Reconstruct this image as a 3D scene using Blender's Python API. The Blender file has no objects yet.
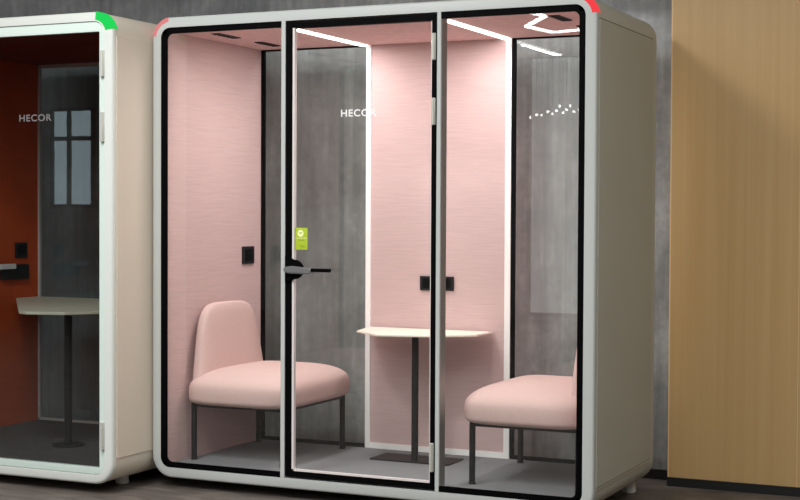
import bpy, bmesh, math
from mathutils import Vector, Matrix
PI = math.pi
scene = bpy.context.scene
COL = scene.collection

# ------------------------------------------------------------------ materials
def lin(c):
    return tuple(((v/255)/12.92 if v/255 <= .04045 else ((v/255+.055)/1.055)**2.4) for v in c) + (1,)

def mat(name, rgb, rough=.5, metal=0.0, spec=.5, noise=0.0, nscale=40, bump=0.0, stretch=(1, 1, 1), rgb2=None, detail=4):
    m = bpy.data.materials.new(name); m.use_nodes = True
    nt = m.node_tree; N = nt.nodes; L = nt.links
    b = N['Principled BSDF']
    b.inputs['Roughness'].default_value = rough
    b.inputs['Metallic'].default_value = metal
    b.inputs['Specular IOR Level'].default_value = spec
    c = lin(rgb)
    b.inputs['Base Color'].default_value = c
    if noise or bump or rgb2:
        tc = N.new('ShaderNodeTexCoord'); mp = N.new('ShaderNodeMapping')
        mp.inputs['Scale'].default_value = stretch
        nz = N.new('ShaderNodeTexNoise'); nz.inputs['Scale'].default_value = nscale
        nz.inputs['Detail'].default_value = detail
        L.new(tc.outputs['Object'], mp.inputs['Vector']); L.new(mp.outputs['Vector'], nz.inputs['Vector'])
        mx = N.new('ShaderNodeValToRGB')
        if rgb2: c2 = lin(rgb2)
        else: c2 = tuple(v*(1-noise) for v in c[:3]) + (1,)
        mx.color_ramp.elements[0].position = .3; mx.color_ramp.elements[1].position = .7
        mx.color_ramp.elements[0].color = c2; mx.color_ramp.elements[1].color = c
        L.new(nz.outputs['Fac'], mx.inputs['Fac']); L.new(mx.outputs['Color'], b.inputs['Base Color'])
        if bump:
            bp = N.new('ShaderNodeBump'); bp.inputs['Strength'].default_value = bump
            bp.inputs['Distance'].default_value = .003
            L.new(nz.outputs['Fac'], bp.inputs['Height']); L.new(bp.outputs['Normal'], b.inputs['Normal'])
    return m

def emit(name, rgb, s):
    m = bpy.data.materials.new(name); m.use_nodes = True
    N = m.node_tree.nodes; N.clear()
    e = N.new('ShaderNodeEmission'); o = N.new('ShaderNodeOutputMaterial')
    e.inputs['Color'].default_value = lin(rgb); e.inputs['Strength'].default_value = s
    m.node_tree.links.new(e.outputs[0], o.inputs['Surface'])
    return m

def glass(name, tint=(250, 252, 250), f0=.05):
    m = bpy.data.materials.new(name); m.use_nodes = True
    nt = m.node_tree; N = nt.nodes; L = nt.links; N.clear()
    o = N.new('ShaderNodeOutputMaterial'); t = N.new('ShaderNodeBsdfTransparent'); g = N.new('ShaderNodeBsdfGlossy')
    t.inputs['Color'].default_value = lin(tint); g.inputs['Roughness'].default_value = 0.0
    lw = N.new('ShaderNodeLayerWeight'); lw.inputs['Blend'].default_value = .5
    p = N.new('ShaderNodeMath'); p.operation = 'POWER'; p.inputs[1].default_value = 5
    a = N.new('ShaderNodeMath'); a.operation = 'MULTIPLY_ADD'; a.inputs[1].default_value = 1-f0; a.inputs[2].default_value = f0
    mx = N.new('ShaderNodeMixShader')
    L.new(lw.outputs['Facing'], p.inputs[0]); L.new(p.outputs[0], a.inputs[0]); L.new(a.outputs[0], mx.inputs[0])
    L.new(t.outputs[0], mx.inputs[1]); L.new(g.outputs[0], mx.inputs[2]); L.new(mx.outputs[0], o.inputs['Surface'])
    return m

def fabric(name, rgb, dark=.12, wx=7, wz=260):
    """linen with fine horizontal slubs: two stretched noises and a soft bump"""
    m = mat(name, rgb, rough=.95, spec=.15)
    nt = m.node_tree; N = nt.nodes; L = nt.links; b = N['Principled BSDF']
    tc = N.new('ShaderNodeTexCoord')
    def nz(sc, s, d):
        mp = N.new('ShaderNodeMapping'); mp.inputs['Scale'].default_value = sc
        n = N.new('ShaderNodeTexNoise'); n.inputs['Scale'].default_value = s; n.inputs['Detail'].default_value = d
        L.new(tc.outputs['Object'], mp.inputs['Vector']); L.new(mp.outputs['Vector'], n.inputs['Vector']); return n
    a = nz((wx, wx, wz), 1, 3); c = nz((300, 300, 300), 1, 1)
    ad = N.new('ShaderNodeMath'); ad.operation = 'MULTIPLY_ADD'; ad.inputs[1].default_value = .35
    L.new(c.outputs['Fac'], ad.inputs[0]); L.new(a.outputs['Fac'], ad.inputs[2])
    rp = N.new('ShaderNodeValToRGB'); k = lin(rgb)
    rp.color_ramp.elements[0].position = .45; rp.color_ramp.elements[1].position = .85
    rp.color_ramp.elements[0].color = tuple(v*(1-dark) for v in k[:3])+(1,)
    rp.color_ramp.elements[1].color = tuple(min(1, v*(1+dark*.5)) for v in k[:3])+(1,)
    L.new(ad.outputs[0], rp.inputs['Fac']); L.new(rp.outputs['Color'], b.inputs['Base Color'])
    bp = N.new('ShaderNodeBump'); bp.inputs['Strength'].default_value = .25; bp.inputs['Distance'].default_value = .002
    L.new(ad.outputs[0], bp.inputs['Height']); L.new(bp.outputs['Normal'], b.inputs['Normal'])
    return m

def concrete(name):
    m = mat(name, (100, 100, 98), rough=.8, spec=.25)
    nt = m.node_tree; N = nt.nodes; L = nt.links; b = N['Principled BSDF']
    tc = N.new('ShaderNodeTexCoord')
    def nz(sc, s, d, r=.6):
        mp = N.new('ShaderNodeMapping'); mp.inputs['Scale'].default_value = sc
        n = N.new('ShaderNodeTexNoise'); n.inputs['Scale'].default_value = s; n.inputs['Detail'].default_value = d
        n.inputs['Roughness'].default_value = r
        L.new(tc.outputs['Object'], mp.inputs['Vector']); L.new(mp.outputs['Vector'], n.inputs['Vector']); return n
    a = nz((26, 1, 1.6), 1, 5); c = nz((1, 1, .8), 2.2, 6)
    f = nz((1, 1, 1), 24, 4)
    m1 = N.new('ShaderNodeMath'); m1.operation = 'MULTIPLY_ADD'; m1.inputs[1].default_value = .5
    L.new(a.outputs['Fac'], m1.inputs[0]); L.new(c.outputs['Fac'], m1.inputs[2])
    m2 = N.new('ShaderNodeMath'); m2.operation = 'MULTIPLY_ADD'; m2.inputs[1].default_value = .35
    L.new(f.outputs['Fac'], m2.inputs[0]); L.new(m1.outputs[0], m2.inputs[2])
    m3 = N.new('ShaderNodeMath'); m3.operation = 'MULTIPLY'; m3.inputs[1].default_value = .5
    L.new(m2.outputs[0], m3.inputs[0])
    rp = N.new('ShaderNodeValToRGB'); e = rp.color_ramp.elements
    e[0].position = .33; e[0].color = lin((108, 110, 111)); e[1].position = .63; e[1].color = lin((172, 175, 175))
    x = e.new(.47); x.color = lin((136, 138, 138))
    L.new(m3.outputs[0], rp.inputs['Fac']); L.new(rp.outputs['Color'], b.inputs['Base Color'])
    bp = N.new('ShaderNodeBump'); bp.inputs['Strength'].default_value = .3; bp.inputs['Distance'].default_value = .004
    L.new(m3.outputs[0], bp.inputs['Height']); L.new(bp.outputs['Normal'], b.inputs['Normal'])
    return m

def wood(name, a=(200, 167, 117), d=(192, 157, 106), rough=.35, sc=(22, 1, .5)):
    m = mat(name, a, rough=rough, spec=.35)
    nt = m.node_tree; N = nt.nodes; L = nt.links; b = N['Principled BSDF']
    tc = N.new('ShaderNodeTexCoord')
    mp = N.new('ShaderNodeMapping'); mp.inputs['Scale'].default_value = sc
    n = N.new('ShaderNodeTexNoise'); n.inputs['Scale'].default_value = 1; n.inputs['Detail'].default_value = 6; n.inputs['Distortion'].default_value = .3
    mp2 = N.new('ShaderNodeMapping'); mp2.inputs['Scale'].default_value = tuple(v*6 if v > 5 else v*1.5 for v in sc)
    n2 = N.new('ShaderNodeTexNoise'); n2.inputs['Scale'].default_value = 1; n2.inputs['Detail'].default_value = 3
    for q, w in ((mp, n), (mp2, n2)):
        L.new(tc.outputs['Object'], q.inputs['Vector']); L.new(q.outputs['Vector'], w.inputs['Vector'])
    ad = N.new('ShaderNodeMath'); ad.operation = 'MULTIPLY_ADD'; ad.inputs[1].default_value = .5
    L.new(n2.outputs['Fac'], ad.inputs[0]); L.new(n.outputs['Fac'], ad.inputs[2])
    rp = N.new('ShaderNodeValToRGB'); e = rp.color_ramp.elements
    e[0].position = .5; e[0].color = lin(d); e[1].position = 1.0; e[1].color = lin(a)
    L.new(ad.outputs[0], rp.inputs['Fac']); L.new(rp.outputs['Color'], b.inputs['Base Color'])
    return m

M = {}
M['frame'] = mat('frame_white', (184, 188, 185), rough=.42, spec=.3)
M['frameB'] = mat('frame_cream', (210, 214, 207), rough=.4, spec=.3)
M['mint'] = mat('door_mint_white', (205, 220, 212), rough=.3, spec=.4)
M['shell'] = mat('shell_greige', (188, 191, 183), rough=.6, spec=.3)
M['side'] = mat('side_panel_greige', (182, 185, 176), rough=.6, spec=.3, noise=.05, nscale=3)
M['shellB'] = mat('shell_cream', (215, 206, 190), rough=.5, spec=.3)
M['sideB'] = mat('side_cream', (216, 204, 187), rough=.5, spec=.3)
M['black'] = mat('gasket_black', (5, 5, 6), rough=.6, spec=.04)
M['darkmetal'] = mat('powder_black', (22, 22, 24), rough=.5, metal=0, spec=.3)
M['grey'] = mat('mullion_grey', (140, 140, 136), rough=.35, metal=.5)
M['seal'] = mat('pale_seal', (214, 206, 203), rough=.5)
M['hinge'] = mat('hinge_grey', (196, 196, 186), rough=.35, metal=.3)
M['silver'] = mat('satin_silver', (150, 150, 152), rough=.35, metal=.7)
M['glass'] = glass('clear_glass', (253, 254, 253), .045)
M['glassB'] = glass('smoky_glass', (232, 236, 236), .05)
M['pink'] = fabric('pink_linen', (207, 178, 177), dark=.09)
M['pinkc'] = fabric('pink_ceiling', (238, 203, 200), dark=.12, wx=40, wz=40)
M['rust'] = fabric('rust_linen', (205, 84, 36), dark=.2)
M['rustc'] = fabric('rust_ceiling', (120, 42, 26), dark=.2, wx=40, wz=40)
M['chair'] = fabric('chair_pink', (211, 181, 176), dark=.06, wx=120, wz=120)
M['carpet'] = mat('booth_carpet', (142, 143, 146), rough=1, spec=.1, noise=.35, nscale=260, bump=.4)
M['carpetB'] = mat('booth_carpet_dark', (92, 86, 84), rough=1, spec=.1, noise=.35, nscale=60, bump=.4)
M['table'] = mat('table_cream', (246, 238, 224), rough=.45, spec=.35)
M['tableB'] = mat('table_oatmeal', (226, 216, 194), rough=.45, spec=.35)
M['strip'] = emit('led_strip_white', (255, 250, 246), 6.5)
M['edge'] = mat('back_trim_white', (250, 246, 244), rough=.5)  # plain white of the trim around the back panel
M['hall'] = emit('hall_led', (255, 255, 250), 22.0)
M['red'] = emit('status_red', (250, 70, 76), 1.05)
M['pinkled'] = emit('status_red_soft', (250, 150, 150), .85)
M['green'] = emit('status_green', (40, 226, 96), 1.0)
M['window'] = emit('window_daylight', (200, 222, 232), 3.0)
M['window2'] = emit('window_daylight_soft', (226, 232, 232), 1.8)
M['decal'] = mat('white_lettering', (235, 235, 235), rough=.6)
M['decalB'] = mat('grey_lettering', (112, 108, 108), rough=.6)
M['sticker'] = mat('sticker_lime', (168, 190, 40), rough=.5)
M['stickerw'] = mat('sticker_print', (236, 244, 176), rough=.5)
M['stickerg'] = mat('sticker_print_green', (140, 160, 40), rough=.5)
M['concrete'] = concrete('raw_concrete')
M['wood'] = wood('oak_veneer')
M['plinth'] = mat('plinth_black', (16, 16, 17), rough=.5)
M['foot'] = mat('foot_white', (220, 220, 214), rough=.5)
M['hallwall'] = mat('hall_wall_grey', (150, 150, 150), rough=.9)
M['hallceil'] = mat('hall_ceiling', (120, 120, 120), rough=.9)

def floor_mat():
    m = mat('floor_planks', (100, 92, 84), rough=.5, spec=.35)
    nt = m.node_tree; N = nt.nodes; L = nt.links; b = N['Principled BSDF']
    tc = N.new('ShaderNodeTexCoord')
    mp = N.new('ShaderNodeMapping'); mp.inputs['Scale'].default_value = (2.5, 9, 1); mp.inputs['Rotation'].default_value = (0, 0, .1)
    n = N.new('ShaderNodeTexNoise'); n.inputs['Scale'].default_value = 1.6; n.inputs['Detail'].default_value = 7; n.inputs['Distortion'].default_value = .8
    L.new(tc.outputs['Object'], mp.inputs['Vector']); L.new(mp.outputs['Vector'], n.inputs['Vector'])
    rp = N.new('ShaderNodeValToRGB'); e = rp.color_ramp.elements
    e[0].position = .33; e[0].color = lin((76, 69, 64)); e[1].position = .7; e[1].color = lin((112, 104, 97))
    L.new(n.outputs['Fac'], rp.inputs['Fac']); L.new(rp.outputs['Color'], b.inputs['Base Color'])
    bp = N.new('ShaderNodeBump'); bp.inputs['Strength'].default_value = .2; bp.inputs['Distance'].default_value = .002
    L.new(n.outputs['Fac'], bp.inputs['Height']); L.new(bp.outputs['Normal'], b.inputs['Normal'])
    return m
M['floor'] = floor_mat()

# ------------------------------------------------------------------ mesh helpers (coordinates are world, baked relative to the root)
def box(bm, x0, x1, y0, y1, z0, z1, bevel=0):
    t = bmesh.new()
    vs = [t.verts.new((x, y, z)) for x in (x0, x1) for y in (y0, y1) for z in (z0, z1)]
    for f in ((0, 1, 3, 2), (4, 6, 7, 5), (0, 4, 5, 1), (2, 3, 7, 6), (0, 2, 6, 4), (1, 5, 7, 3)):
        t.faces.new([vs[i] for i in f])
    bmesh.ops.recalc_face_normals(t, faces=t.faces)
    if bevel:
        bmesh.ops.bevel(t, geom=t.edges[:], offset=bevel, segments=2, affect='EDGES', profile=.5)
    merge(bm, t)

def merge(bm, t):
    me = bpy.data.meshes.new('tmp'); t.to_mesh(me); t.free(); bm.from_mesh(me); bpy.data.meshes.remove(me)

def cyl(bm, c, r, z0, z1, n=24, r2=None, bevel=0):
    t = bmesh.new()
    bmesh.ops.create_cone(t, cap_ends=True, segments=n, radius1=r, radius2=r if r2 is None else r2, depth=z1-z0)
    bmesh.ops.translate(t, verts=t.verts, vec=(c[0], c[1], (z0+z1)/2))
    if bevel:
        es = [e for e in t.edges if abs(e.verts[0].co.z-e.verts[1].co.z) < 1e-6]
        bmesh.ops.bevel(t, geom=es, offset=bevel, segments=2, affect='EDGES')
    merge(bm, t)

def rrect(x0, x1, z0, z1, r, n=10):
    pts = []
    for cx, cz, a0 in ((x1-r, z1-r, 0), (x0+r, z1-r, 90), (x0+r, z0+r, 180), (x1-r, z0+r, 270)):
        for i in range(n+1):
            a = math.radians(a0+90*i/n); pts.append((cx+r*math.cos(a), cz+r*math.sin(a)))
    return pts

def ring(bm, outer, inner, y0, y1, bev=0.0):
    """rounded rectangular tube between two outlines, extruded from y0 to y1, with an eased outer front edge"""
    n = len(outer)
    def loop(p, y, sh=0.0):
        return [bm.verts.new((a, y, b)) for a, b in p]
    def shrink(p, d):
        cx = sum(a for a, b in p)/n; cz = sum(b for a, b in p)/n
        xs = [a for a, b in p]; zs = [b for a, b in p]
        hx = (max(xs)-min(xs))/2; hz = (max(zs)-min(zs))/2; mx_ = (max(xs)+min(xs))/2; mz = (max(zs)+min(zs))/2
        return [(mx_+(a-mx_)*(1-d/hx), mz+(b-mz)*(1-d/hz)) for a, b in p]
    L_ = [loop(inner, y0)]
    if bev:
        L_.append(loop(shrink(outer, bev), y0))
        L_.append(loop(shrink(outer, bev*.3), y0+bev*.3))
        L_.append(loop(outer, y0+bev))
    else:
        L_.append(loop(outer, y0))
    L_.append(loop(outer, y1)); L_.append(loop(inner, y1))
    m = len(L_)
    for k in range(m):
        A, B = L_[k], L_[(k+1) % m]
        for i in range(n):
            j = (i+1) % n
            bm.faces.new((A[i], A[j], B[j], B[i]))
    bmesh.ops.recalc_face_normals(bm, faces=bm.faces)

def prism(bm, pts, z0, z1, bevel=0):
    """polygon in xy extruded in z"""
    t = bmesh.new()
    a = [t.verts.new((x, y, z0)) for x, y in pts]
    f = t.faces.new(a)
    r = bmesh.ops.extrude_face_region(t, geom=[f])
    for v in r['geom']:
        if isinstance(v, bmesh.types.BMVert): v.co.z = z1
    bmesh.ops.recalc_face_normals(t, faces=t.faces)
    if bevel:
        es = [e for e in t.edges if abs(e.verts[0].co.z-e.verts[1].co.z) < 1e-6]
        bmesh.ops.bevel(t, geom=es, offset=bevel, segments=2, affect='EDGES')
    merge(bm, t)

def slab_y(bm, pts, y0, y1, bevel=0):
    """polygon in xz extruded in y"""
    t = bmesh.new()
    f = t.faces.new([t.verts.new((x, y0, z)) for x, z in pts])
    r = bmesh.ops.extrude_face_region(t, geom=[f])
    for v in r['geom']:
        if isinstance(v, bmesh.types.BMVert): v.co.y = y1
    bmesh.ops.recalc_face_normals(t, faces=t.faces)
    if bevel:
        es = [e for e in t.edges if abs(e.verts[0].co.y-e.verts[1].co.y) < 1e-6]
        bmesh.ops.bevel(t, geom=es, offset=bevel, segments=2, affect='EDGES')
    merge(bm, t)

def root_of(o):
    while o.parent: o = o.parent
    return o

def obj(name, bm, m, parent=None, smooth=False, label=None):
    off = root_of(parent).location if parent else Vector((0, 0, 0))
    if parent: bmesh.ops.translate(bm, verts=bm.verts, vec=-off)
    else:
        pass
    me = bpy.data.meshes.new(name); bm.to_mesh(me); bm.free()
    me.materials.append(M[m] if isinstance(m, str) else m)
    if smooth:
        for p in me.polygons: p.use_smooth = True
    o = bpy.data.objects.new(name, me); COL.objects.link(o)
    if parent: o.parent = parent
    if label: o['label'] = label
    return o

def bx(name, m, parent, *dims, bevel=0, label=None):
    bm = bmesh.new(); box(bm, *dims, bevel=bevel); return obj(name, bm, m, parent, label=label)

def thing(name, label, cat, loc, group=None):
    o = bpy.data.objects.new(name, None); COL.objects.link(o); o.location = loc
    o.empty_display_size = .1
    o['label'] = label; o['category'] = cat
    if group: o['group'] = group
    return o

def struct(name, bm, m, parent=None):
    o = obj(name, bm, m, parent)
    if not parent: o['kind'] = 'structure'
    return o

def autosmooth(o, ang=40):
    for p in o.data.polygons: p.use_smooth = True
    o.data.set_sharp_from_angle(angle=math.radians(ang))

def lettering(name, txt, m, parent, x0, x1, z0, z1, y):
    """flat letters as a real mesh on the plane y, fitted to the given box, readable from the front (-y)"""
    cu = bpy.data.curves.new('txt', 'FONT'); cu.body = txt; cu.size = 1; cu.extrude = 0; cu.offset = .018; cu.space_character = 1.12
    to = bpy.data.objects.new('txt', cu); COL.objects.link(to)
    dg = bpy.context.evaluated_depsgraph_get(); dg.update()
    me = bpy.data.meshes.new_from_object(to.evaluated_get(dg))
    bpy.data.objects.remove(to); bpy.data.curves.remove(cu)
    bm = bmesh.new(); bm.from_mesh(me); bpy.data.meshes.remove(me)
    xs = [v.co.x for v in bm.verts]; ys = [v.co.y for v in bm.verts]
    for v in bm.verts:
        X = (v.co.x-min(xs))/(max(xs)-min(xs)); Y = (v.co.y-min(ys))/(max(ys)-min(ys))
        v.co = (x0+(x1-x0)*X, y, z0+(z1-z0)*Y)
    return obj(name, bm, m, parent)

# ------------------------------------------------------------------ the hall
YW = 1.311
bm = bmesh.new(); box(bm, -10, 6.5, -11.6, YW+.15, -.1, 0); struct('floor', bm, 'floor')
bm = bmesh.new(); box(bm, -10, 6.5, YW, YW+.15, 0, 3.7); struct('wall_back', bm, 'concrete')
bm = bmesh.new(); box(bm, -10, 6.5, -11.6, YW+.15, 3.7, 3.85); struct('ceiling', bm, 'hallceil')
bm = bmesh.new(); box(bm, -10.15, -10, -11.6, YW+.15, 0, 3.7); struct('wall_left', bm, 'hallwall')
bm = bmesh.new(); box(bm, 6.5, 6.65, -11.6, YW+.15, 0, 3.7); struct('wall_far_right', bm, 'hallwall')
bm = bmesh.new(); box(bm, -10, 6.5, -11.75, -11.6, 0, 3.7); struct('wall_front', bm, 'hallwall')
# windows in the wall behind the camera: the booths' glass mirrors them
def window(name, x0, x1, z0, z1, m, bars=(), tr=()):
    y = -11.6
    bm = bmesh.new(); w = .05
    box(bm, x0-w, x1+w, y, y+.05, z0-w, z0); box(bm, x0-w, x1+w, y, y+.05, z1, z1+w)
    box(bm, x0-w, x0, y, y+.05, z0, z1); box(bm, x1, x1+w, y, y+.05, z0, z1)
    for b in bars: box(bm, b-.03, b+.03, y+.015, y+.05, z0, z1)
    for b in tr: box(bm, x0, x1, y+.015, y+.05, b-.03, b+.03)
    f = struct(name, bm, 'darkmetal')
    bm = bmesh.new(); box(bm, x0, x1, y+.002, y+.01, z0, z1); obj('pane', bm, m, f)
window('window_1', -9.24, -8.58, 1.45, 2.77, 'window', bars=(-8.965,), tr=(2.38,))
window('window_2', -2.24, -1.45, .1, 3.3, 'window2')

# oak clad wall beside the booth, in two veneer panels with a fine joint, on a black plinth
YO = 1.146
bm = bmesh.new()
for a, b in ((2.2925, 2.915), (2.919, 4.1), (4.104, 5.3), (5.304, 6.5)):
    box(bm, a, b, YO, YW, .045, 3.7)
struct('wall_right', bm, 'wood')
bm = bmesh.new(); box(bm, 2.285, 6.5, YO-.006, YW, 0, .045); struct('baseboard_right', bm, 'plinth')
bm = bmesh.new(); box(bm, -10, 2.285, YW-.012, YW, 0, .05); struct('baseboard_back', bm, 'plinth')
bm = bmesh.new(); box(bm, 2.286, 2.2925, YO-.001, YO+.02, .045, 3.7); box(bm, 2.9152, 2.9188, YO-.0005, YO+.02, .045, 3.7); struct('trim_1', bm, mat('oak_edge', (222, 190, 140), rough=.5))

# ------------------------------------------------------------------ shared booth pieces
def arc_light(name, m, parent, cx, cz, r0, r1, a0, a1, y0, y1, label):
    bm = bmesh.new(); n = 14
    L_ = []
    for rr, yy in ((r0, y0), (r1-.004, y0), (r1, y0+.004), (r1, y1), (r0, y1)):
        L_.append([bm.verts.new((cx+rr*math.cos(math.radians(a0+(a1-a0)*i/n)), yy, cz+rr*math.sin(math.radians(a0+(a1-a0)*i/n)))) for i in range(n+1)])
    for k in range(5):
        A, B = L_[k], L_[(k+1) % 5]
        for i in range(n): bm.faces.new((A[i], A[i+1], B[i+1], B[i]))
    bm.faces.new([l[0] for l in L_]); bm.faces.new([l[-1] for l in reversed(L_)])
    bmesh.ops.recalc_face_normals(bm, faces=bm.faces)
    return obj(name, bm, m, parent, label=label)

def foot(parent, x, y):
    bm = bmesh.new(); cyl(bm, (x, y), .034, 0.002, .05, n=20, r2=.03, bevel=.004); cyl(bm, (x, y), .012, .03, .056, n=12)
    autosmooth(obj('foot', bm, 'foot', parent))

def hinge(parent, x0, x1, z0, z1, y):
    bm = bmesh.new(); box(bm, x0, x1, y-.012, y+.002, z0, z1, bevel=.003)
    cyl(bm, ((x0+x1)/2, y-.012), (x1-x0)*.36, z0+.002, z1-.002, n=12)
    autosmooth(obj('hinge', bm, 'hinge', parent))

# ------------------------------------------------------------------ booth A: the pink meeting booth
W, D, H, ZB = 2.264, .958, 2.30, .05
A = thing('meeting_booth', 'large white-framed glass meeting booth lined in pink fabric, with red corner lights', 'office booth', (W/2, .479, 0))
R = .105
bm = bmesh.new()
ring(bm, rrect(0, W, ZB, H, R), rrect(.05, 2.213, .10, 2.25, .05), 0, .03, bev=.01)
o = obj('front_frame', bm, 'frame', A); autosmooth(o, 50)
bm = bmesh.new()
ring(bm, rrect(.002, W-.002, ZB+.002, H-.002, R), rrect(.05, 2.213, .095, 2.25, .045), .03, D)
o = obj('outer_shell', bm, 'shell', A, label='greige curved outer shell'); autosmooth(o, 50)
bx('side_panel', 'side', A, W-.004, W+.003, .034, .885, .172, 2.189, bevel=.002, label='greige flat side panel with thin shadow gap')
bx('lip_highlight', 'hinge', A, W-.006, W+.0032, .032, .890, .160, .170, label='lower lip of the side panel, its highlight put in as pale colour')  # highlight along the lower seam, put in as a pale strip
bm = bmesh.new()   # shadow gap around the side panel
box(bm, W-.006, W+.0004, .032, .890, 2.189, 2.193); box(bm, W-.006, W+.0004, .885, .889, .17, 2.193)
obj('panel_gap', bm, 'black' if False else mat('gap_shadow', (100, 97, 88), rough=.8), A)
# lining
bx('side_lining', 'pink', A, .05, .065, .03, .94, .10, 2.236)
bx('side_lining', 'pink', A, 2.198, 2.213, .03, .94, .10, 2.236)
bx('booth_ceiling', 'pinkc', A, .05, 2.213, .03, .94, 2.236, 2.252)
bx('booth_floor', 'carpet', A, .05, 2.213, .03, .94, .094, .108, label='grey carpeted floor of the booth')
bx('back_panel', 'pink', A, .736, 1.492, .94, .955, .135, 2.236, label='pink fabric centre back panel')
bm = bmesh.new()
box(bm, .707, .736, .932, .956, .108, 2.236, bevel=.002); box(bm, 1.492, 1.524, .932, .956, .108, 2.236, bevel=.002)
box(bm, .736, 1.492, .934, .956, .108, .137)
obj('back_trim', bm, 'edge', A, label='white trim around the pink back panel')
for x0, x1 in ((.065, .707), (1.524, 2.198)):
    bm = bmesh.new()
    box(bm, x0, x0+.019, .938, .957, .108, 2.236)
    if x0 > 1: box(bm, x1-.014, x1, .938, .957, .108, 2.236)
    box(bm, x0, x1, .938, .957, .108, .126); box(bm, x0, x1, .938, .957, 2.228, 2.236)
    f = obj('back_window_frame', bm, 'black', A)
    bx('glass_pane', 'glass', f, x0+.019, x1-(.014 if x0 > 1 else 0), .946, .950, .126, 2.228)
# glazing: left and right fixed panes with black printed borders
for x0, x1 in ((.05, .7245), (1.541, 2.213)):
    pts_o = rrect(x0, x1, .10, 2.25, .046 if True else 0)
    bm = bmesh.new(); b = .027
    L0 = x0 < 1
    # border bars: square against the mullion, rounded at the booth's corners by the ring in front
    box(bm, x0, x1, .001, .012, .098, .10+b); box(bm, x0, x1, .001, .012, 2.25-b-.003, 2.252)
    if L0: box(bm, x0-.004, x0+.033, .001, .012, .098, 2.252)
    else: box(bm, x1-.028, x1+.004, .001, .012, .098, 2.252)
    # rounded inner corner fillets
    cx = x0+.033 if L0 else x1-.028; s = 1 if L0 else -1
    for cz, t in ((.10+b, 1), (2.25-b-.003, -1)):
        r = .03; p = [(cx, cz)]
        for i in range(9):
            a = PI/2*i/8; p.append((cx+s*(r-r*math.sin(a)), cz+t*(r-r*math.cos(a))))
        slab_y(bm, p, .0015, .0115)
    f = obj('window_border', bm, 'black', A)
    bx('glass_pane', 'glass', f, x0, x1, .006, .010, .10, 2.25)
# mullions
bx('mullion', 'frame', A, .7245, .747, -.001, .07, .10, 2.25, bevel=.002)
bx('mullion', 'frame', A, 1.5215, 1.541, -.001, .012, .10, 2.25, bevel=.002)
bx('mullion_back', 'grey', A, 1.5215, 1.541, .012, .07, .10, 2.25, bevel=.001)
# door
door = None
bm = bmesh.new()
DX0, DX1, DZ0, DZ1 = .750, 1.5195, .110, 2.243
box(bm, DX0, .786, 0, .035, DZ0, DZ1); box(bm, 1.497, DX1, 0, .035, DZ0, DZ1)
box(bm, .7885, 1.497, 0, .035, DZ0, .137); box(bm, .7885, 1.497, 0, .035, 2.214, DZ1)
door = obj('door', bm, 'black', A, label='black framed glass door')
bm = bmesh.new()
box(bm, .786, .797, -.001, .018, .137, 2.214); box(bm, .786, 1.497, -.001, .018, .137, .1455)
box(bm, 1.4905, 1.497, .006, .030, .137, 2.214)
obj('door_seal', bm, 'seal', door, label='pale seal strip')
bx('glass_pane', 'glass', door, .80, 1.492, .012, .016, .14, 2.214)
# lever handle
bm = bmesh.new()
pts = [(.753, 1.150)]
for i in range(13):
    a = PI/2-PI*i/12; pts.append((.800+.052*math.cos(a)*1.0, 1.086+.046*math.sin(a)))
pts += [(.753, 1.022)]
slab_y(bm, pts, -.014, 0.0, bevel=.003)
obj('handle_plate', bm, 'black', door)
bm = bmesh.new(); slab_y(bm, [(.768, 1.098), (.80, 1.103), (.90, 1.094), (.912, 1.088), (.912, 1.07), (.90, 1.066), (.80, 1.068), (.768, 1.072), (.76, 1.085)], -.046, -.024, bevel=.005)
box(bm, .80, .82, -.03, -.010, 1.075, 1.095)
autosmooth(obj('door_handle', bm, 'silver', door, label='satin silver lever handle'))
bm = bmesh.new(); box(bm, .905, 1.008, -.043, -.027, 1.077, 1.094, bevel=.004); obj('handle_tip', bm, 'black', door)
for z0, z1 in ((2.037, 2.157), (1.747, 1.868), (.189, .319)): hinge(door, 1.499, 1.5175, z0, z1, 0)
bm = bmesh.new(); box(bm, .791, .862, .008, .012, 1.178, 1.281, bevel=.0015)
st = obj('sticker', bm, 'sticker', door, label='lime green sticker with a round white symbol')
bm = bmesh.new()
t = bmesh.new(); bmesh.ops.create_circle(t, cap_ends=True, segments=20, radius=.0165)
bmesh.ops.rotate(t, verts=t.verts, matrix=Matrix.Rotation(PI/2, 3, 'X')); bmesh.ops.translate(t, verts=t.verts, vec=(.832, .0072, 1.255)); merge(bm, t)
pass
bmesh.ops.translate(bm, verts=bm.verts, vec=(-.006, 0, 0)); obj('sticker_print', bm, 'stickerw', door)
bm = bmesh.new()
slab_y(bm, [(.817, 1.259), (.826, 1.252), (.835, 1.259), (.835, 1.263), (.826, 1.257), (.817, 1.263)], .0066, .0069)
obj('sticker_print', bm, 'stickerg', door)
for a, b, c, d in ((.816, .848, 1.222, 1.225), (.820, .848, 1.196, 1.199), (.826, .848, 1.190, 1.192)): bx('sticker_text_line', 'stickerg', door, a, b, .0068, .0078, c, d)
bx('sticker_text_line', 'stickerw', door, .794, .859, .0068, .0078, 1.2315, 1.2335)
lettering('lettering', 'HECOR', 'decal', door, 1.035, 1.215, 1.795, 1.828, .0105)
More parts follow.
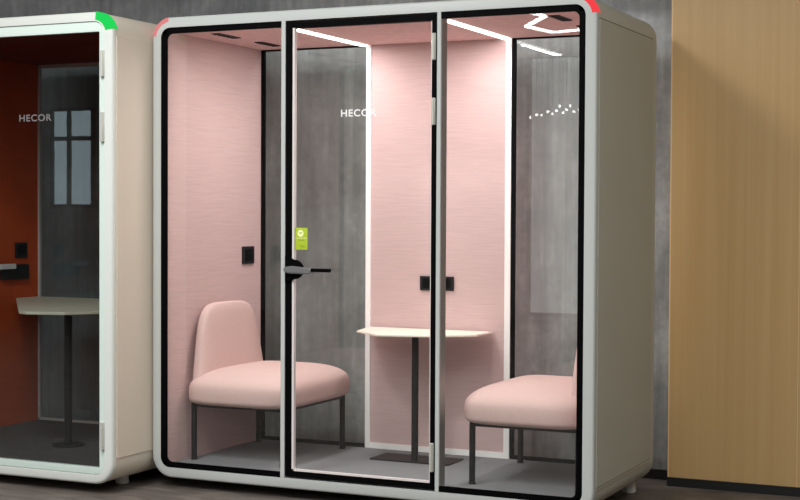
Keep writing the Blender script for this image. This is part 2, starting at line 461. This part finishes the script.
# ceiling fittings
for x in (.695, 1.497):
    bm = bmesh.new(); box(bm, x-.018, x+.018, .15, .935, 2.229, 2.2365, bevel=.002)
    obj('light_strip', bm, 'strip', A, label='glowing white ceiling strip')
for x, y0, y1 in ((.245, .186, .389), (.255, .586, .779), (2.0, .20, .389), (2.0, .586, .779)):
    bm = bmesh.new(); box(bm, x-.024, x+.024, y0, y1, 2.232, 2.2365)
    for k in range(5):
        yy = y0+.02+k*(y1-y0-.04)/4; box(bm, x-.02, x+.02, yy-.004, yy+.004, 2.229, 2.232)
    obj('ceiling_vent', bm, 'darkmetal' if x < 1 else 'darkmetal', A)
# sockets
def socket(parent, axis, dims):
    bm = bmesh.new(); box(bm, *dims, bevel=.002)
    o = obj('power_socket', bm, 'darkmetal', parent, label='black socket plate')
    x0, x1, y0, y1, z0, z1 = dims
    if axis == 'y':
        n = max(1, round((x1-x0)/.09)); w = (x1-x0)/n
        for k in range(n):
            c = x0+w*(k+.5); bx('socket_insert', 'black', o, c-w*.33, c+w*.33, y0-.002, y0, z0+.012, z1-.012, bevel=.0008)
    else:
        bx('socket_insert', 'black', o, x1, x1+.002, y0+.02, y1-.02, z0+.015, z1-.015, bevel=.0008)
socket(A, 'y', (1.025, 1.214, .928, .940, .953, 1.026))
socket(A, 'x', (.065, .076, .737, .853, 1.075, 1.169))
arc_light('status_light', 'pinkled', A, .105, H-.105,   .084, .1055, 97, 170, -.001, .05, 'soft pink glowing corner light')
arc_light('status_light', 'red', A, W-.105, H-.105, .084, .1055, 10, 83, -.001, .05, 'red glowing corner light')
for x, y in ((.13, .32), (2.17, .12), (.10, .88), (2.165, .885)): foot(A, x, y)

# ------------------------------------------------------------------ booth B: rust lined booth at left
BX1 = -.012; BX0 = -1.60; YG = -.312; DB = 1.03
B = thing('meeting_booth', 'cream glass booth with a dark rust red interior and a green corner light', 'office booth', ((BX0+BX1)/2, .35, 0))
bm = bmesh.new()
ring(bm, rrect(BX0, BX1, ZB, H, R), rrect(BX0+.045, BX1-.045, .095, 2.255, .062), YG, YG+.03, bev=.012)
autosmooth(obj('front_frame', bm, 'frameB', B), 50)
bm = bmesh.new()
ring(bm, rrect(BX0+.002, BX1-.002, ZB+.002, H-.002, R), rrect(BX0+.05, BX1-.05, .095, 2.25, .045), YG+.03, DB)
autosmooth(obj('outer_shell', bm, 'shellB', B, label='cream curved outer shell'), 50)
bx('side_panel', 'sideB', B, BX1-.004, BX1+.0025, YG+.034, DB-.07, .175, 2.186, bevel=.002)
xi0, xi1 = BX0+.05, BX1-.05
bx('side_lining', 'rust', B, xi0, -1.505, YG+.03, 1.005, .10, 2.22, label='rust fabric side lining')
bx('side_lining', 'rust', B, xi1-.015, xi1, YG+.03, 1.005, .10, 2.22, label='rust fabric side lining')
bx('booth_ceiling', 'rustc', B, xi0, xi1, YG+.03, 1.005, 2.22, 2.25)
bx('booth_floor', 'carpetB', B, xi0, xi1, YG+.03, 1.005, .094, .108)
bm = bmesh.new()
xa, xb = -1.505, xi1-.015
box(bm, xa, xa+.012, 1.0, 1.024, .108, 2.22); box(bm, xb-.012, xb, 1.0, 1.024, .108, 2.22)
box(bm, xa, xb, 1.0, 1.024, .108, .122); box(bm, xa, xb, 1.0, 1.024, 2.20, 2.22)
f = obj('back_window_frame', bm, 'seal', B)
bx('glass_pane', 'glassB', f, xa+.012, xb-.012, 1.010, 1.014, .122, 2.20)
# door ring
bm = bmesh.new()
ring(bm, rrect(BX0+.047, BX1-.047, .097, 2.253, .060), rrect(BX0+.078, BX1-.078, .130, 2.206, .006), YG+.006, YG+.035, bev=.003)
doorB = obj('door', bm, 'mint', B, label='pale mint door frame with glass'); autosmooth(doorB, 50)
bx('glass_pane', 'glassB', doorB, BX0+.08, BX1-.08, YG+.014, YG+.018, .13, 2.21)
for z0, z1 in ((1.989, 2.116), (1.682, 1.824), (.218, .351)): hinge(doorB, -.078, -.058, z0, z1, YG+.006)
lettering('lettering', 'HECOR', 'decalB', doorB, -.572, -.377, 1.789, 1.823, YG+.0125)
# wall fittings on the rust lining
socket(B, 'x', (-1.505, -1.494, .790, .892, 1.080, 1.168))
bm = bmesh.new(); box(bm, -1.505, -1.475, .66, .885, .955, 1.042, bevel=.004); bo = obj('wall_console', bm, 'darkmetal', B, label='black wall box with a white tag')
bm = bmesh.new(); box(bm, -1.475, -1.45, .60, .74, 1.018, 1.048, bevel=.004); obj('console_tag', bm, 'decal', bo, label='white tag')
arc_light('status_light', 'green', B, BX1-.105, H-.105, .066, .1058, 12, 84, YG-.001, YG+.045, 'green glowing corner light')
for x, y in ((BX0+.12, YG+.15), (-.175, -.005), (BX0+.12, DB-.1), (-.155, DB-.1)): foot(B, x, y)
# dim lamp strip hidden in the rust booth ceiling is off in the photo: only its slot is built
bx('ceiling_vent', 'darkmetal', B, -.62, -.40, .50, .53, 2.216, 2.2205)

# ------------------------------------------------------------------ tables
def table(name, label, poly, zt, th, pole, pr, zf, plate, m, shape):
    t = thing(name, label, 'table', (pole[0], pole[1], zf))
    bm = bmesh.new(); prism(bm, poly, zt-th, zt, bevel=.0025); obj('tabletop', bm, m, t)
    bm = bmesh.new(); cyl(bm, pole, pr, zf+.006, zt-th, n=28); autosmooth(obj('pole', bm, 'darkmetal', t))
    bm = bmesh.new()
    if shape == 'disc': cyl(bm, pole, plate, zf, zf+.01, n=40, bevel=.003)
    else: box(bm, *plate, zf, zf+.008, bevel=.002)
    obj('base', bm, 'darkmetal', t)
    bm = bmesh.new(); box(bm, pole[0]-.09, pole[0]+.09, pole[1]-.06, pole[1]+.06, zt-th-.005, zt-th); obj('mounting_plate', bm, 'darkmetal', t)
def chaikin(p, k, keep):
    for _ in range(k):
        q = []
        for i in range(len(p)):
            a, b = p[i], p[(i+1) % len(p)]
            q += [(a[0]*.88+b[0]*.12, a[1]*.88+b[1]*.12), (a[0]*.12+b[0]*.88, a[1]*.12+b[1]*.88)]
        p = q
    return p
table('side_table', 'cream faceted tabletop on a black pole between the two pink chairs', chaikin([(.735, .926), (.795, .656), (.985, .488), (1.235, .548), (1.43, .70), (1.435, .926)], 0, 0), .752, .010,
      (1.125, .655), .0175, .108, (.90, 1.33, .60, .80), 'table', 'plate')
table('side_table', 'pale oatmeal table on a black pole inside the dark rust booth', chaikin([(-1.503, .995), (-1.503, .80), (-.77, -.065), (-.70, -.10), (-.50, -.04), (-.09, .55), (-.09, .995)], 0, 0), .845, .016,
      (-.73, .285), .021, .108, .085, 'tableB', 'disc')

# ------------------------------------------------------------------ chairs
def superq(bm, a, b, cu, cd, ev, eh, nu=56, nv=30, fn=None):
    def sp(v, e): return math.copysign(abs(v)**e, v)
    rows = []
    for j in range(nv+1):
        th = -PI/2+PI*j/nv; row = []
        for i in range(nu):
            ph = 2*PI*i/nu; e = ev[0] if th > 0 else ev[1]; c = cu if th > 0 else cd
            p = Vector((a*sp(math.cos(th), e)*sp(math.cos(ph), eh), b*sp(math.cos(th), e)*sp(math.sin(ph), eh), c*sp(math.sin(th), e)))
            if fn: p = fn(p)
            row.append(bm.verts.new(p))
        rows.append(row)
    for j in range(nv):
        for i in range(nu):
            k = (i+1) % nu
            bm.faces.new((rows[j][i], rows[j][k], rows[j+1][k], rows[j+1][i]))
    bmesh.ops.remove_doubles(bm, verts=bm.verts, dist=1e-5)
    bmesh.ops.recalc_face_normals(bm, faces=bm.faces)

def make_chair(loc, label):
    t = thing('lounge_chair', label, 'chair', (0, 0, 0), 'pink lounge chairs in the booth')
    # local: faces +x, origin on the booth floor, seat centre at x=0
    bm = bmesh.new()
    superq(bm, .305, .405, .118, .075, (.78, .34), .36)
    bmesh.ops.translate(bm, verts=bm.verts, vec=(0, 0, .350)); obj('seat', bm, 'chair', t, smooth=True)
    bm = bmesh.new()
    def taper(p):
        z = p.z; k = 1.03-.33*max(0, (z+.26)/.52)
        return Vector((p.x*(1-.25*max(0, (z+.1)/.4))-.018*max(0, (z+.1)/.36), p.y*k, z))
    superq(bm, .050, .345, .26, .26, (.42, .42), .62, fn=taper)
    # turn the pad's outline: width along y, height along z are eased by the superquadric above
    bmesh.ops.translate(bm, verts=bm.verts, vec=(-.238, -.02, .522)); obj('backrest', bm, 'chair', t, smooth=True)
    bm = bmesh.new()
    for y in (-.318, .318): box(bm, -.27, .258, y-.010, y+.010, .268, .286)
    for x in (-.262, .248): box(bm, x-.010, x+.010, -.328, .328, .268, .286)
    obj('seat_frame', bm, 'darkmetal', t)
    for x in (-.262, .248):
        for y in (-.318, .318):
            bm = bmesh.new(); cyl(bm, (x, y), .0145, .004, .275, n=16); cyl(bm, (x, y), .0165, 0, .006, n=16)
            autosmooth(obj('leg', bm, 'darkmetal', t))
    t.location = loc
    return t
c1 = make_chair((.368, .532, .108), 'pink upholstered armless chair at left, facing right, beside the rounded backrest wall')
c1['label'] = 'pink armless lounge chair at left, its whole rounded backrest in view'
c2 = c1.copy(); COL.objects.link(c2)
for ch in list(c1.children):
    k = ch.copy(); COL.objects.link(k); k.parent = c2
c2.location = (1.864, .532, .108); c2.rotation_euler = (0, 0, PI)
c2['label'] = 'pink armless lounge chair at right, its backrest cut off by the door-side frame'
c2['label'] = 'pink armless lounge chair at right, its backrest mostly hidden behind the booth frame'

# ------------------------------------------------------------------ hall light fixture, mirrored in the booth's right pane
pts = [(-.65, -6.09), (-.58, -6.43), (-.51, -7.16), (-.93, -7.8), (-.85, -8.36), (-.48, -8.25), (-.29, -8.15)]
pl = thing('pendant_light', 'zigzag white tube light hanging from the hall ceiling', 'lamp', (-.6, -7.2, 3.2))
bm = bmesh.new()
for (x0, y0), (x1, y1) in zip(pts, pts[1:]):
    d = Vector((x1-x0, y1-y0, 0)); n = d.normalized().cross(Vector((0, 0, 1)))*.02
    t = bmesh.new(); vs = []
    for z in (3.20, 3.22):
        for q, s in (((x0, y0), 1), ((x1, y1), 1), ((x1, y1), -1), ((x0, y0), -1)):
            vs.append(t.verts.new((q[0]+n.x*s, q[1]+n.y*s, z)))
    for fc in ((0, 1, 2, 3), (7, 6, 5, 4), (0, 4, 5, 1), (1, 5, 6, 2), (2, 6, 7, 3), (3, 7, 4, 0)): t.faces.new([vs[i] for i in fc])
    merge(bm, t)
obj('light_tube', bm, 'hall', pl)
for x, y in ((-.58, -6.43), (-.93, -7.79), (-.48, -8.25)):
    bm = bmesh.new(); cyl(bm, (x, y), .003, 3.21, 3.7, n=8); obj('wire', bm, 'darkmetal', pl)

sl = thing('speckle_bulbs', 'tiny white bulbs added out of view for speckled reflections in the glass', 'lamp', (-1.0, -9.0, 2.45))  # added bulbs, out of view, only to put white speckles in the pane
sp = [(-1.32, 2.39), (-1.25, 2.415), (-1.19, 2.41), (-1.12, 2.445), (-1.07, 2.425), (-1.02, 2.455), (-.99, 2.50), (-.95, 2.43), (-.91, 2.46), (-.87, 2.50), (-.83, 2.44), (-.77, 2.46)]
for x, z in sp:
    bm = bmesh.new(); bmesh.ops.create_uvsphere(bm, u_segments=10, v_segments=6, radius=.013)
    bmesh.ops.translate(bm, verts=bm.verts, vec=(x, -9.0, z)); obj('bulb', bm, 'hall', sl)
    bm = bmesh.new(); cyl(bm, (x, -9.0), .0015, z, 3.7, n=6); obj('wire', bm, 'darkmetal', sl)

# ------------------------------------------------------------------ lights
def area(name, loc, size, power, rot=(0, 0, 0), col=(1, 1, 1)):
    l = bpy.data.lights.new(name, 'AREA'); l.shape = 'RECTANGLE'; l.size, l.size_y = size; l.energy = power; l.color = col
    o = bpy.data.objects.new(name, l); COL.objects.link(o); o.location = loc; o.rotation_euler = rot
    return o
area('hall_light', (1.0, -4.2, 3.65), (5, 3), 245)
area('spot_panel', (.5, -2.2, 3.62), (.7, .5), 95)
area('hall_light', (4.0, -9.2, 3.5), (4, 1.2), 110, rot=(math.radians(50), 0, 0))  # added front key, tilted towards the booths
area('hall_light', (-5, -4.5, 3.65), (4, 3), 230)
area('hall_light', (4.5, -2.0, 3.65), (1.6, 1.6), 70, col=(1, .97, .92))
area('booth_light', (.695, .46, 2.226), (.03, .56), 10.0, col=(1, .96, .94))
area('booth_light', (1.497, .46, 2.226), (.03, .56), 10.0, col=(1, .96, .94))
area('wall_top_fill', (1.13, 1.14, 2.40), (2.1, .16), 5)  # added fill over the gap, lifts the concrete seen through the glass
area('rear_wall_fill', (1.12, .965, 1.15), (.7, 1.7), 9, rot=(math.radians(-90), 0, 0))  # added fill hidden behind the back panel, evens out the concrete
w = bpy.data.worlds.new('World'); scene.world = w; w.use_nodes = True
w.node_tree.nodes['Background'].inputs[0].default_value = (.5, .5, .5, 1); w.node_tree.nodes['Background'].inputs[1].default_value = .3

# ------------------------------------------------------------------ camera
cam = bpy.data.cameras.new('camera'); co = bpy.data.objects.new('camera', cam); COL.objects.link(co)
r = Vector((.90607146, .42309747, .00479925)); u = Vector((-.01506159, .02091531, .99966779)); f = Vector((-.42285654, .90584274, -.02532329))
m = Matrix(((r.x, u.x, -f.x, 4.17736), (r.y, u.y, -f.y, -6.06989), (r.z, u.z, -f.z, 1.354717), (0, 0, 0, 1)))
co.matrix_world = m
cam.sensor_width = 36; cam.lens = 1478.72*36/800; cam.clip_start = .05; cam.clip_end = 100
scene.camera = co
scene.view_settings.view_transform = 'Standard'
scene.view_settings.look = 'None'
scene.view_settings.exposure = -.12
